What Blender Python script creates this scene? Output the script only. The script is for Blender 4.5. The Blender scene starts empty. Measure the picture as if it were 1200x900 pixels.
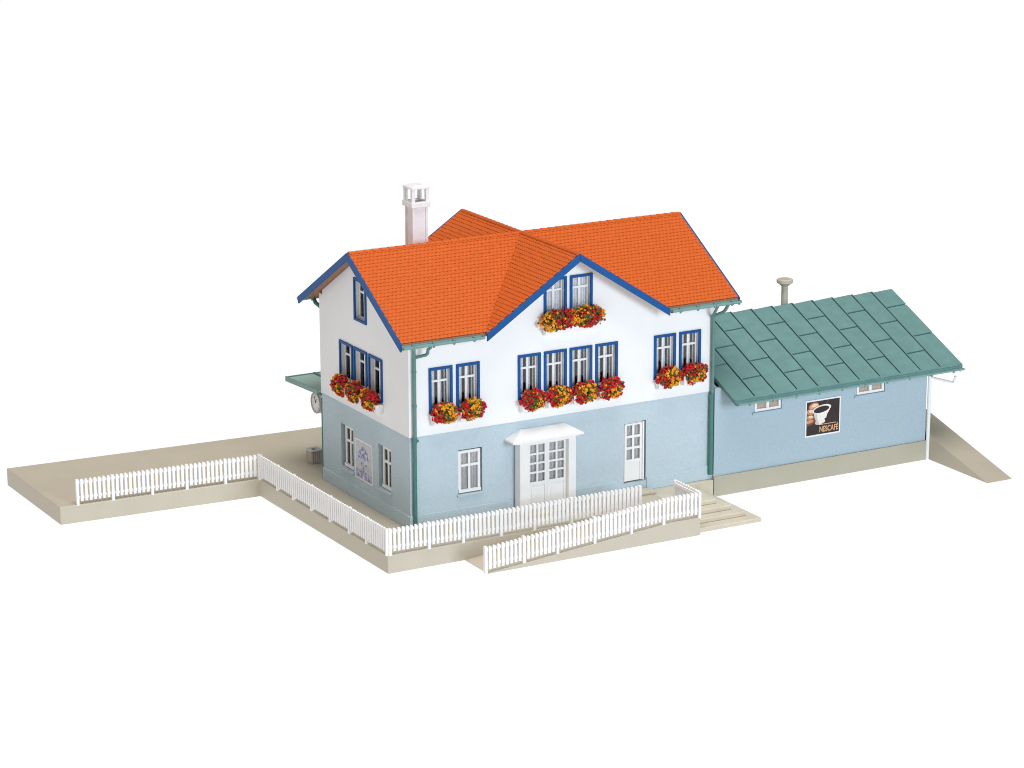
import bpy, bmesh, math, random
from mathutils import Vector, Matrix
random.seed(4)
sc = bpy.context.scene
COL = sc.collection
PI = math.pi

# ------------------------------------------------------------------ materials
def mat(name, col, rough=.5, var=.04, vscale=3., bump=0., bscale=40., spec=.35, streak=None):
    m = bpy.data.materials.new(name); m.use_nodes = True
    nt = m.node_tree; N = nt.nodes; L = nt.links
    b = N['Principled BSDF']
    b.inputs['Roughness'].default_value = rough
    b.inputs['Specular IOR Level'].default_value = spec
    tc = N.new('ShaderNodeTexCoord')
    n1 = N.new('ShaderNodeTexNoise'); n1.inputs['Scale'].default_value = vscale; n1.inputs['Detail'].default_value = 6
    L.new(tc.outputs['Object'], n1.inputs['Vector'])
    r = N.new('ShaderNodeValToRGB')
    lo = [max(0, c * (1 - var)) for c in col]; hi = [min(1, c * (1 + var)) for c in col]
    r.color_ramp.elements[0].position = .3; r.color_ramp.elements[0].color = (*lo, 1)
    r.color_ramp.elements[1].position = .7; r.color_ramp.elements[1].color = (*hi, 1)
    L.new(n1.outputs['Fac'], r.inputs['Fac'])
    L.new(r.outputs['Color'], b.inputs['Base Color'])
    rr = N.new('ShaderNodeMapRange'); rr.inputs['To Min'].default_value = max(.05, rough - .08); rr.inputs['To Max'].default_value = min(1, rough + .08)
    L.new(n1.outputs['Fac'], rr.inputs['Value']); L.new(rr.outputs['Result'], b.inputs['Roughness'])
    if bump:
        n2 = N.new('ShaderNodeTexNoise'); n2.inputs['Scale'].default_value = bscale; n2.inputs['Detail'].default_value = 4
        L.new(tc.outputs['Object'], n2.inputs['Vector'])
        bp = N.new('ShaderNodeBump'); bp.inputs['Strength'].default_value = bump; bp.inputs['Distance'].default_value = .05
        L.new(n2.outputs['Fac'], bp.inputs['Height']); L.new(bp.outputs['Normal'], b.inputs['Normal'])
    return m

M = {}
M['white_wall'] = mat('white_render', (.865, .87, .88), .6, .012, 1.2, .05, 9)
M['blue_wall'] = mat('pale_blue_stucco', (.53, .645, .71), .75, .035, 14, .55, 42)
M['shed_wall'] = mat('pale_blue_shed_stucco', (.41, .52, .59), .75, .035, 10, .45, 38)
M['white'] = mat('white_plastic', (.86, .855, .85), .4, .015, 3)
M['fence'] = mat('white_fence_plastic', (.9, .885, .88), .42, .015, 3)
M['blue'] = mat('blue_trim_paint', (.006, .080, .275), .45, .10, 4, .06, 14, .2)
M['orange'] = mat('orange_tile_plastic', (.60, .114, .018), .42, .07, 6, .1, 30, .22)
M['soffit'] = mat('brown_roof_underside', (.33, .17, .11), .6, .06, 3)
M['teal'] = mat('grey_green_gutter', (.185, .335, .32), .45, .06, 4)
M['canopy_top'] = mat('pale_green_canopy', (.34, .50, .46), .45, .06, 3)
M['pipe'] = mat('grey_green_pipe', (.115, .235, .22), .45, .06, 4)
M['deep_teal'] = mat('dark_green_pipe', (.065, .19, .17), .42, .08, 4)
M['shed_roof'] = mat('green_sheet_metal', (.135, .265, .257), .5, .07, 2.5, .06, 20)
M['shed_base'] = mat('grey_beige_plinth', (.44, .415, .325), .5, .025, 1.1, .08, 16)
M['base'] = mat('beige_platform', (.55, .497, .40), .5, .025, 1.1, .08, 16)
M['step'] = mat('beige_steps', (.60, .545, .435), .5, .05, 2.0, .05, 16)
M['ramp'] = mat('tan_ramp', (.45, .40, .31), .5, .025, 1.4, .08, 16)
M['vent'] = mat('taupe_vent', (.50, .46, .37), .55, .05, 4)
M['chimney'] = mat('grey_white_chimney', (.79, .795, .81), .55, .03, 5, .1, 20)
M['curtain'] = mat('white_lace', (.86, .85, .86), .9, .12, 14, .2, 40)
M['grey_curtain'] = mat('grey_drape', (.70, .665, .645), .9, .12, 10)
M['tan_blind'] = mat('tan_blind', (.66, .47, .33), .8, .12, 8)
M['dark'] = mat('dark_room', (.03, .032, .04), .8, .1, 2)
M['black'] = mat('black_ink', (.018, .014, .014), .35, .2, 6)
M['red'] = mat('red_blossom', (.50, .010, .014), .6, .4, 9)
M['yellow'] = mat('yellow_blossom', (.76, .335, .010), .6, .25, 9)
M['leaf'] = mat('olive_leaf', (.10, .105, .02), .7, .4, 9)
M['paper'] = mat('white_poster_paper', (.86, .86, .86), .35, .01, 3)
M['print_brown'] = mat('dark_brown_print', (.030, .017, .017), .35, .35, 1.6)
M['print_steam'] = mat('steam_print', (.16,.085,.07), .4, .2, 6)
M['cup_shade'] = mat('cup_shade_print', (.62, .55, .53), .4, .06, 3)
M['palm'] = mat('dark_skin_print', (.20, .065, .032), .4, .3, 4)
M['skin_light'] = mat('light_skin_print', (.86, .60, .43), .4, .1, 5)
M['skin'] = mat('skin_print', (.58, .29, .16), .4, .22, 5)
M['cup'] = mat('cup_print', (.86, .80, .74), .35, .05, 3)
M['letter'] = mat('tan_letter_print', (.66, .40, .22), .4, .15, 9)
M['ink1'] = mat('blue_ink', (.20, .26, .50), .5, .5, 7)
M['ink2'] = mat('violet_ink', (.42, .33, .55), .5, .45, 6)
M['ink3'] = mat('pale_blue_ink', (.60, .63, .78), .5, .25, 5)
M['bin'] = mat('weathered_bin', (.60, .52, .48), .6, .12, 7)
# glass: thin, mostly clear, with a reflective film
g = bpy.data.materials.new('window_glass'); g.use_nodes = True
nt = g.node_tree; N = nt.nodes; N.remove(N['Principled BSDF'])
tr = N.new('ShaderNodeBsdfTransparent'); tr.inputs['Color'].default_value = (.95, .96, .97, 1)
gl = N.new('ShaderNodeBsdfGlossy'); gl.inputs['Roughness'].default_value = .06
fr = N.new('ShaderNodeFresnel'); fr.inputs['IOR'].default_value = 1.5
mx = N.new('ShaderNodeMixShader')
nt.links.new(fr.outputs[0], mx.inputs[0]); nt.links.new(tr.outputs[0], mx.inputs[1]); nt.links.new(gl.outputs[0], mx.inputs[2])
nt.links.new(mx.outputs[0], N['Material Output'].inputs[0])
M['glass'] = g
# white floor with added glow, keeps the ground shadowless and lights walls from below
t = bpy.data.materials.new('self_lit_white_floor'); t.use_nodes = True
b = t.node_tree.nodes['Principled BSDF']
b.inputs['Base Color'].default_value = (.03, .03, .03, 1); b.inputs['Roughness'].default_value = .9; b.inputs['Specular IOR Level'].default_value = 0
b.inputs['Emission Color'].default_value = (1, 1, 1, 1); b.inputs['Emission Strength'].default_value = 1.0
M['floor_glow'] = t

# ------------------------------------------------------------------ mesh builder
class MB:
    def __init__(s): s.bm = bmesh.new()
    def quad(s, *p):
        return s.bm.faces.new([s.bm.verts.new(q) for q in p])
    def box(s, x0, x1, y0, y1, z0, z1):
        v = [s.bm.verts.new(p) for p in ((x0,y0,z0),(x1,y0,z0),(x1,y1,z0),(x0,y1,z0),(x0,y0,z1),(x1,y0,z1),(x1,y1,z1),(x0,y1,z1))]
        for f in ((0,3,2,1),(4,5,6,7),(0,1,5,4),(1,2,6,5),(2,3,7,6),(3,0,4,7)): s.bm.faces.new([v[i] for i in f])
        return s
    def hexa(s, lo, hi):      # two rings of points joined as a prism
        a = [s.bm.verts.new(p) for p in lo]; c = [s.bm.verts.new(p) for p in hi]; n = len(a)
        s.bm.faces.new(a[::-1]); s.bm.faces.new(c)
        for i in range(n): s.bm.faces.new([a[i], a[(i+1)%n], c[(i+1)%n], c[i]])
        return s
    def prism(s, poly, d):    # polygon of 3d points pushed along vector d
        d = Vector(d); return s.hexa([Vector(p) for p in poly], [Vector(p)+d for p in poly])
    def bar(s, a, b, w, h, up=(0,0,1)):   # rectangular bar from a to b
        a = Vector(a); b = Vector(b); d = (b-a).normalized(); up = Vector(up)
        sd = d.cross(up).normalized(); u = sd.cross(d).normalized()
        o = [sd*w/2+u*h/2, -sd*w/2+u*h/2, -sd*w/2-u*h/2, sd*w/2-u*h/2]
        return s.hexa([a+k for k in o], [b+k for k in o])
    def tube(s, pts, r, n=12):
        pts = [Vector(p) for p in pts]; rings = []
        rs = r if isinstance(r, (list, tuple)) else [r]*len(pts)
        for i, p in enumerate(pts):
            d = ((pts[min(i+1, len(pts)-1)]-p).normalized() + (p-pts[max(i-1, 0)]).normalized()).normalized()
            k = Vector((1,0,0)) if abs(d.x) < .8 else Vector((0,1,0))
            u = d.cross(k).normalized(); w = d.cross(u)
            rings.append([s.bm.verts.new(p+u*rs[i]*math.cos(2*PI*j/n)+w*rs[i]*math.sin(2*PI*j/n)) for j in range(n)])
        for a, c in zip(rings, rings[1:]):
            for j in range(n): s.bm.faces.new([a[j], a[(j+1)%n], c[(j+1)%n], c[j]])
        s.bm.faces.new(rings[0][::-1]); s.bm.faces.new(rings[-1])
        return s
    def build(s, name, m, parent=None, loc=None, rotz=0, bevel=0, smooth=False):
        bmesh.ops.recalc_face_normals(s.bm, faces=s.bm.faces)
        me = bpy.data.meshes.new(name); s.bm.to_mesh(me); s.bm.free()
        me.materials.append(M[m])
        if smooth:
            for p in me.polygons: p.use_smooth = True
        o = bpy.data.objects.new(name, me); COL.objects.link(o)
        o.parent = parent
        if loc is not None: o.location = loc
        o.rotation_euler.z = rotz
        if bevel:
            bv = o.modifiers.new('edge', 'BEVEL'); bv.width = bevel; bv.segments = 2; bv.limit_method = 'ANGLE'; bv.angle_limit = math.radians(40)
            bv.harden_normals = False
        return o

def tag(o, label, cat, group=None, kind=None):
    o['label'] = label; o['category'] = cat
    if group: o['group'] = group
    if kind: o['kind'] = kind
    return o
def thing(name, label, cat, loc=(0,0,0), group=None, rotz=0):
    o = bpy.data.objects.new(name, None); COL.objects.link(o); o.location = loc; o.rotation_euler.z = rotz
    o.empty_display_size = .3
    return tag(o, label, cat, group)
def dup_tree(o, parent, loc=None, rotz=None):
    c = o.copy(); COL.objects.link(c); c.parent = parent
    if loc is not None: c.location = loc
    if rotz is not None: c.rotation_euler.z = rotz
    for ch in list(o.children): dup_tree(ch, c)
    return c

# ------------------------------------------------------------------ main dimensions (metres of the full-size building)
W, D, H1 = 12.30, 6.915, 3.30
YM = D/2
ZE, ZR = 6.78, 9.132              # eave and ridge of the tiled roof (top side)
OXL, OXR, OY, OG, OB = .511, .661, .529, .649, .98
GC, GH = 6.334, 3.633
HP = .655
SL = (ZR-ZE)/(YM+OY); SG = (ZR-ZE)/GH
TH = .11
SY = -.11; SX1 = 21.785           # shed front wall and right end

# ------------------------------------------------------------------ setting: invented glowing white floor
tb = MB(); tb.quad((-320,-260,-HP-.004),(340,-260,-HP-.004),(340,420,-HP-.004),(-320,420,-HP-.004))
o = tb.build('glowing_floor', 'floor_glow'); o['kind'] = 'structure'

# ------------------------------------------------------------------ platform, stairs, ramps
pf = MB()
out = [(-1.9,-2.04),(9.47,-2.04),(9.47,.1),(W-.02,.1),(W-.02,13.25),(2.9,13.2),(-9.5,13.95),(-9.52,8.46),(-1.98,8.06)]
pf.prism([(x,y,-HP) for x,y in out], (0,0,HP))
o = pf.build('platform', 'base', bevel=.03)
tag(o, 'beige L-shaped platform slab carrying the station house and its fences', 'platform')

st = MB()
for k in range(4):
    z1 = -HP+(k+1)*HP/4
    x1 = 12.15-.35*k; y0 = -3.47+.434*k
    st.box(9.475, x1, y0, .09, z1-HP/4+(.001 if k else 0), z1-(.002 if k == 3 else 0))
st.box(9.60,W-.02,-.165,.085,-HP+.003,-.006)
o = st.build('stairs', 'step', bevel=.035)
tag(o, 'flight of four low beige steps beside the upper end of the fenced ramp', 'stairs')

rp = MB()
y0, y1 = -3.68, -2.045
rp.prism([(1.02,y0,-HP),(9.46,y0,-HP),(9.46,y0,-.003),(8.2,y0,-.003),(1.02,y0,-HP+.03)], (0,y1-y0,0))
o = rp.build('access_ramp', 'base', bevel=.015)
tag(o, 'long gently sloping beige ramp with a white fence on its outer edge', 'ramp')

lr = MB()
xa, xb = 21.93, 23.06
ys, ye, zt = -3.76, 1.75, .80
lr.prism([(xa,ys,-HP),(xa,8.6,-HP),(xa,8.6,zt),(xa,ye,zt),(xa,ys,-HP+.02)], (xb-xa,0,0))
o = lr.build('loading_ramp', 'ramp', bevel=.03)
tag(o, 'steep tan ramp rising along the far end of the shed', 'ramp')

# ------------------------------------------------------------------ house
house = thing('station_house', 'two-storey station house, white above pale blue, with orange tiled cross gable roof', 'house')

def ztop_front(x):
    return max(ZE+OY*SL, ZR-abs(x-GC)*SG)-TH-.02
def wall_panel(kind, us, zs, holes, top, thick, cutlines, m, name, plane):
    """flat wall from grid cells with rectangular openings; kind 'x': runs along x, outer face at y=plane, inside towards +y;
    'y': runs along y, outer face at x=plane, inside towards +x"""
    bm = bmesh.new()
    us = sorted(set([round(u,4) for u in us]+[round(h[i],4) for h in holes for i in (0,1)]))
    zs = sorted(set([round(z,4) for z in zs]+[round(h[i],4) for h in holes for i in (2,3)]))
    P = (lambda u,z: (u,plane[0],z)) if kind == 'x' else (lambda u,z: (plane[0],u,z))
    V = {(i,j): bm.verts.new(P(u,z)) for i,u in enumerate(us) for j,z in enumerate(zs)}
    for i in range(len(us)-1):
        for j in range(len(zs)-1):
            uc, zc = (us[i]+us[i+1])/2, (zs[j]+zs[j+1])/2
            if any(h[0]<uc<h[1] and h[2]<zc<h[3] for h in holes): continue
            bm.faces.new([V[i,j],V[i+1,j],V[i+1,j+1],V[i,j+1]])
    for (u0,z0,u1,z1) in cutlines:
        co = Vector(P(u0,z0)); d = Vector(P(u1,z1))-co
        nrm = d.cross(Vector((0,1,0)) if kind == 'x' else Vector((1,0,0))).normalized()
        bmesh.ops.bisect_plane(bm, geom=bm.verts[:]+bm.edges[:]+bm.faces[:], plane_co=co, plane_no=nrm, dist=1e-5)
    if top:
        dead = []
        for f in bm.faces:
            c = f.calc_center_median()
            if c.z > top(c.x if kind == 'x' else c.y): dead.append(f)
        bmesh.ops.delete(bm, geom=dead, context='FACES')
    r = bmesh.ops.extrude_face_region(bm, geom=bm.faces[:])
    dv = Vector((0,thick*plane[1],0)) if kind == 'x' else Vector((thick*plane[1],0,0))
    bmesh.ops.translate(bm, verts=[v for v in r['geom'] if isinstance(v, bmesh.types.BMVert)], vec=dv)
    s = MB(); s.bm.free(); s.bm = bm
    return s.build(name, m, house)

TW = .26
ins = .055                       # the wall opening is this much smaller than the blue surround
BLUE_F = [(.765,1.68),(1.825,2.735),(4.232,5.161),(5.284,6.188),(6.311,7.224),(7.348,8.28),(9.775,10.68),(10.823,11.74)]
FZ0, FZ1 = 4.05, 5.665
GABLE_F = [(5.275,6.185),(6.312,7.229)]; GZ0, GZ1 = 6.80, 8.255
BLUE_L = [(4.225,5.30),(3.11,4.14),(1.92,3.005)]; LZ0, LZ1 = 4.08, 5.615
ATT = (3.10, 4.06); AZ0, AZ1 = 6.59, 8.12
fh = [(a+ins,b-ins,FZ0+ins,FZ1-ins) for a,b in BLUE_F]+[(a+ins,b-ins,GZ0+ins,GZ1-ins) for a,b in GABLE_F]
ez = ZE+OY*SL-TH-.02
cut = [(0,ez,W,ez),(GC-5,ZR-5*SG-TH-.02,GC,ZR-TH-.02),(GC,ZR-TH-.02,GC+5,ZR-5*SG-TH-.02)]
wall_panel('x',[0,W],[H1,ZR],fh,ztop_front,TW,cut,'white_wall','upper_wall',(0,1))
wall_panel('x',[0,W],[H1,ZR],[],ztop_front,TW,cut,'white_wall','upper_wall',(D,-1))
ty = lambda y: ZR-abs(y-YM)*SL-TH-.02
lh = [(a+ins,b-ins,LZ0+ins,LZ1-ins) for a,b in BLUE_L]+[(ATT[0]+ins,ATT[1]-ins,AZ0+ins,AZ1-ins)]
cuty = [(YM-5,ZR-5*SL-TH-.02,YM,ZR-TH-.02),(YM,ZR-TH-.02,YM+5,ZR-5*SL-TH-.02)]
wall_panel('y',[TW+.002,D-TW-.002],[H1,ZR],lh,ty,TW,cuty,'white_wall','upper_wall',(0,1))
wall_panel('y',[TW+.002,D-TW-.002],[H1,ZR],[],ty,TW,cuty,'white_wall','upper_wall',(W,-1))
# ground floor, set back 3 cm under the white storey
B0 = .03
PORT = (4.45,6.10,0.0,2.55)
GW = (1.90,2.845,.995,2.58)
DR = (8.58,9.50,.36,2.60)
wall_panel('x',[B0,W-B0],[0,H1-.002],[PORT,GW,DR],None,TW,[],'blue_wall','ground_floor_wall',(B0,1))
wall_panel('x',[B0,W-B0],[0,H1-.002],[],None,TW,[],'blue_wall','ground_floor_wall',(D-B0,-1))
GWL = [(4.40,5.38,.93,2.52),(1.46,2.42,.93,2.50)]
wall_panel('y',[B0+TW+.002,D-B0-TW-.002],[0,H1-.002],GWL,None,TW,[],'blue_wall','ground_floor_wall',(B0,1))
wall_panel('y',[B0+TW+.002,D-B0-TW-.002],[0,H1-.002],[],None,TW,[],'blue_wall','ground_floor_wall',(W-B0,-1))
# dark floors inside so that the rooms stay dark
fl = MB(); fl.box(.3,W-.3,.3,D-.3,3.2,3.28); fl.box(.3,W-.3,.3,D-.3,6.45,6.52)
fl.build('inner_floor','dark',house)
# plinth: runs round the ground floor, stops at the doors
pl = MB(); pz = .475; pp = .042
def plx(a,b):
    pl = MB(); pl.prism([(a,B0-.001,.002),(a,B0-pp,.002),(a,B0-pp,pz),(a,B0-.001,pz+.015)],(b-a,0,0))
    pl.build('plinth','blue_wall',house,bevel=.008)
plx(B0-pp,4.05); plx(6.42,8.56); plx(9.53,W-B0+pp)
pl.prism([(B0-.001,B0+.002,.002),(B0-pp,B0+.002,.002),(B0-pp,B0+.002,pz),(B0-.001,B0+.002,pz+.015)],(0,D-2*B0,0))
pl.build('plinth','blue_wall',house,bevel=.008)

# ---- roof
def tile_sheet(bm_out, poly, u_dir, v_dir, tw=.152, th=.165):
    """tiles over a roof face: rows stepped like laid tiles, every other row shifted by half a tile; trimmed to the face's outline"""
    P = [Vector(p) for p in poly]; u = Vector(u_dir).normalized(); v = Vector(v_dir).normalized()
    n = u.cross(v).normalized()
    if n.z < 0: n = -n
    o0 = P[0]
    us = [(p-o0).dot(u) for p in P]; vs = [(p-o0).dot(v) for p in P]
    u0, u1, v0, v1 = min(us)-tw, max(us)+tw, min(vs), max(vs)+th
    bm = bmesh.new()
    rows = int((v1-v0)/th)+1; nu = int((u1-u0)/tw*6)+1
    prev = None
    for r in range(rows):
        sh = (r%2)*.5
        lows, highs = [], []
        for i in range(nu+1):
            f = i/6
            ph = (f+sh) % 1
            rnd = 4*ph*(1-ph)                       # rounded tile
            edge = .035*(1-rnd)                     # rounded lower lip
            x = u0+f*tw
            lows.append(bm.verts.new(o0+u*x+v*(v0+r*th+edge)+n*(.015+.017*rnd)))
            highs.append(bm.verts.new(o0+u*x+v*(v0+(r+1)*th+.035)+n*(.001+.009*rnd)))
        for i in range(nu):
            bm.faces.new([lows[i],lows[i+1],highs[i+1],highs[i]])
        base = [bm.verts.new(q.co-n*.016) for q in lows]
        for i in range(nu):
            bm.faces.new([base[i],base[i+1],lows[i+1],lows[i]])
    c = sum(P, Vector())/len(P)
    for i in range(len(P)):
        a, b2 = P[i], P[(i+1)%len(P)]
        d = b2-a; nn = Vector((d.y,-d.x,0)).normalized()
        if (c-a).dot(nn) > 0: nn = -nn
        bmesh.ops.bisect_plane(bm, geom=bm.verts[:]+bm.edges[:]+bm.faces[:], plane_co=a, plane_no=nn, clear_outer=True, dist=1e-5)
    me = bpy.data.meshes.new('tmp'); bm.to_mesh(me); bm.free(); bm_out.from_mesh(me); bpy.data.meshes.remove(me)

x0, x1 = -OXL, W+OXR; ya, yb = -OY, D+OY; gl_, gr_ = GC-GH, GC+GH
slopes = [
 ([(x0,ya,ZE),(gl_,ya,ZE),(GC,YM,ZR),(x0,YM,ZR)],'x'),
 ([(gr_,ya,ZE),(x1,ya,ZE),(x1,YM,ZR),(GC,YM,ZR)],'x'),
 ([(x0,yb,ZE),(gl_,yb,ZE),(GC,YM,ZR),(x0,YM,ZR)],'x'),
 ([(gr_,yb,ZE),(x1,yb,ZE),(x1,YM,ZR),(GC,YM,ZR)],'x'),
 ([(gl_,-OG,ZE),(GC,-OG,ZR),(GC,YM,ZR),(gl_,ya,ZE)],'y'),
 ([(gr_,-OG,ZE),(GC,-OG,ZR),(GC,YM,ZR),(gr_,ya,ZE)],'y'),
 ([(gl_,D+OB,ZE),(GC,D+OB,ZR),(GC,YM,ZR),(gl_,yb,ZE)],'y'),
 ([(gr_,D+OB,ZE),(GC,D+OB,ZR),(GC,YM,ZR),(gr_,yb,ZE)],'y'),
]
rf = MB(); sl = MB()
for k,(poly,ax) in enumerate(slopes):
    if ax == 'x':
        vd = Vector((0,YM-poly[0][1],ZR-ZE)); ud = Vector((1,0,0))
    else:
        vd = Vector((GC-poly[0][0],0,ZR-ZE)); ud = Vector((0,1,0))
    tile_sheet(rf.bm, poly, ud, vd)
    sl.prism([(p[0],p[1],p[2]-TH) for p in poly], (0,0,TH-.012))
# ridge caps: short overlapping half-round tiles
def ridge(a, b):
    a = Vector(a); b = Vector(b); n = int((b-a).length/.30); d = (b-a)/n
    sd = Vector((-d.y,d.x,0)).normalized()
    for i in range(n):
        p = a+d*i; q = a+d*(i+1.08)
        for c0,c1,ra,rb in ((p,q,.085,.068),):
            A = [rf.bm.verts.new(c0+sd*ra*1.25*math.cos(PI*j/6)+Vector((0,0,ra*math.sin(PI*j/6)-.025))) for j in range(7)]
            B = [rf.bm.verts.new(c1+sd*rb*1.25*math.cos(PI*j/6)+Vector((0,0,rb*math.sin(PI*j/6)-.025))) for j in range(7)]
            for j in range(6): rf.bm.faces.new([A[j],A[j+1],B[j+1],B[j]])
            rf.bm.faces.new(A[::-1])
ridge((x0+.02,YM,ZR),(x1-.02,YM,ZR)); ridge((GC,-OG+.02,ZR),(GC,D+OB-.02,ZR))
roof = rf.build('roof','orange',house)
sl.build('roof_underside','soffit',roof)

# bargeboards (blue boards along the gable edges)
def barge(a, b, outward, h=.27, t=.075, drop=.02):
    a = Vector(a); b = Vector(b); dz = Vector((0,0,h)); o_ = Vector(outward)*t
    lo = [a+Vector((0,0,drop)), b+Vector((0,0,drop)), b+Vector((0,0,drop))-dz, a+Vector((0,0,drop))-dz]
    m = MB(); m.hexa(lo, [p+o_ for p in lo])
    return m.build('bargeboard','blue',house,bevel=.012)
e = .03
barge((x0,ya-e,ZE-e*SL),(x0,YM-.002,ZR),(-1,0,0)); barge((x0,yb+e,ZE-e*SL),(x0,YM+.002,ZR),(-1,0,0))
barge((x1,ya-e,ZE-e*SL),(x1,YM-.002,ZR),(1,0,0)); barge((x1,yb+e,ZE-e*SL),(x1,YM+.002,ZR),(1,0,0))
barge((gl_-.03,-OG,ZE-.03*SG),(GC-.002,-OG,ZR),(0,-1,0)); barge((gr_+.03,-OG,ZE-.03*SG),(GC+.002,-OG,ZR),(0,-1,0))
barge((gl_-.03,D+OB,ZE-.03*SG),(GC-.002,D+OB,ZR),(0,1,0)); barge((gr_+.03,D+OB,ZE-.03*SG),(GC+.002,D+OB,ZR),(0,1,0))

# gutters: half-round channel with strap brackets
def gutter(xa_, xb_, y, z, m, parent, r=.125, name='gutter', nb=None):
    s = MB(); n = 8
    prof = [(r*math.cos(PI+PI*j/n), r*math.sin(PI+PI*j/n)) for j in range(n+1)]+[((r-.025)*math.cos(2*PI-PI*j/n), (r-.025)*math.sin(2*PI-PI*j/n)) for j in range(n+1)]
    s.prism([(xa_,y+p[0],z+p[1]) for p in prof], (xb_-xa_,0,0))
    for xx in (xa_,xb_-.02):
        s.prism([(xx,y+p[0]*1.01,z+p[1]*1.01) for p in prof[:n+1]], (.02,0,0))
    g_ = s.build(name,m,parent)
    nb = nb or max(2, int((xb_-xa_)/.95))
    proto = None
    for i in range(nb):
        xx = xa_+(i+.5)*(xb_-xa_)/nb
        if proto is None:
            q = MB(); rr = r+.014
            q.prism([(0,rr*math.cos(PI+PI*j/n),rr*math.sin(PI+PI*j/n)) for j in range(n+1)], (.05,0,0))
            q.box(0,.05,-.03,.03,-r-.05,-r-.005)
            q.box(0,.05,r,r+.09,-.05,.03)
            proto = q.build('gutter_bracket',m,g_,loc=(xx,y,z))
        else:
            c = proto.copy(); COL.objects.link(c); c.parent = g_; c.location = (xx,y,z)
    return g_
gz = ZE-.06; gy = -OY-.11
gutter(x0-.02,gl_-.13,gy,gz,'teal',house,nb=4)
gutter(gr_+.12,x1+.02,gy,gz-.01,'teal',house,nb=4)
gutter(x0-.02,gl_-.13,D+OY+.1,gz,'teal',house); gutter(gr_+.12,x1+.02,D+OY+.1,gz,'teal',house)
# downpipes
px = .17
p = MB(); p.tube([(px,-.10,3.25),(px,-.10,6.12)],.066); p.tube([(px,-.10,6.08),(px+.05,-.12,6.14),(px+.30,-.40,6.26),(px+.34,-.46,6.33),(px+.34,-.48,6.46),(px+.36,gy,6.56),(px+.36,gy,6.70)],.058)
p.tube([(px,-.11,6.10),(px-.01,-.13,6.45),(px-.02,-.30,6.68)],.055)
for zz in (4.4,5.6): p.tube([(px,-.10,zz),(px,-.10,zz+.06)],.08)
p.build('downpipe','pipe',house,smooth=False)
p = MB(); p.tube([(px,-.075,.0),(px,-.075,3.24)],.07); p.tube([(px,-.08,3.12),(px,-.08,3.30)],.09); p.box(px+.03,px+.16,-.10,.02,3.14,3.2)
p.build('downpipe','deep_teal',house)
rx = W-.10
p = MB(); p.tube([(rx,-.10,3.25),(rx,-.10,6.05)],.07)
p.tube([(rx,-.10,6.0),(rx+.02,-.12,6.12),(rx+.26,-.34,6.26),(rx+.30,-.42,6.36),(rx+.32,gy,6.66)],.062); p.tube([(rx,-.10,6.0),(rx-.06,-.16,6.14),(rx-.14,-.40,6.30),(rx-.14,gy,6.66)],.055)
p.build('downpipe','pipe',house)
p = MB(); p.tube([(rx-.02,-.075,.20),(rx-.02,-.075,3.24)],.085); p.build('downpipe','deep_teal',house)
p = MB(); p.tube([(.1,D+.05,.0),(.1,D+.05,3.0),(.34,D+.1,3.3),(.34,D+.1,6.2),(.05,D+.40,6.5),(.05,D+OY+.1,6.68)],.075); p.build('downpipe','deep_teal',house)

# chimney
cx, cy = 2.70, 4.5
c = MB(); w = .26
c.box(cx-w,cx+w,cy-w,cy+w,7.9,10.27)
for sx in (-1,1):
    for sy in (-1,1): c.box(cx+sx*w-.045,cx+sx*w+.045,cy+sy*w-.045,cy+sy*w+.045,7.95,10.26)
chim = c.build('chimney','chimney',house,bevel=.012)
c = MB(); w = .375; i = .2
c.box(cx-w,cx+w,cy-w,cy-i,10.275,10.47); c.box(cx-w,cx+w,cy+i,cy+w,10.275,10.47); c.box(cx-w,cx-i,cy-i,cy+i,10.275,10.47); c.box(cx+i,cx+w,cy-i,cy+i,10.275,10.47)
c.build('chimney_collar','chimney',chim,bevel=.02)
c = MB(); c.box(cx-.2,cx+.2,cy-.2,cy+.2,10.28,10.36); c.build('flue','black',chim)
for sx in (-1,1):
    for sy in (-1,1):
        c = MB(); c.box(cx+sx*.275-.06,cx+sx*.275+.06,cy+sy*.275-.06,cy+sy*.275+.06,10.472,10.93); c.build('cap_post','chimney',chim)
c = MB(); w = .36
c.prism([(cx-w,cy-w,10.932),(cx+w,cy-w,10.932),(cx+w,cy+w,10.932),(cx-w,cy+w,10.932)],(0,0,.06))
c.hexa([(cx-w,cy-w,10.993),(cx+w,cy-w,10.993),(cx+w,cy+w,10.993),(cx-w,cy+w,10.993)],[(cx-.2,cy-.2,11.06),(cx+.2,cy-.2,11.06),(cx+.2,cy+.2,11.06),(cx-.2,cy+.2,11.06)])
c.build('chimney_cap','chimney',chim,bevel=.01)

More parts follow.
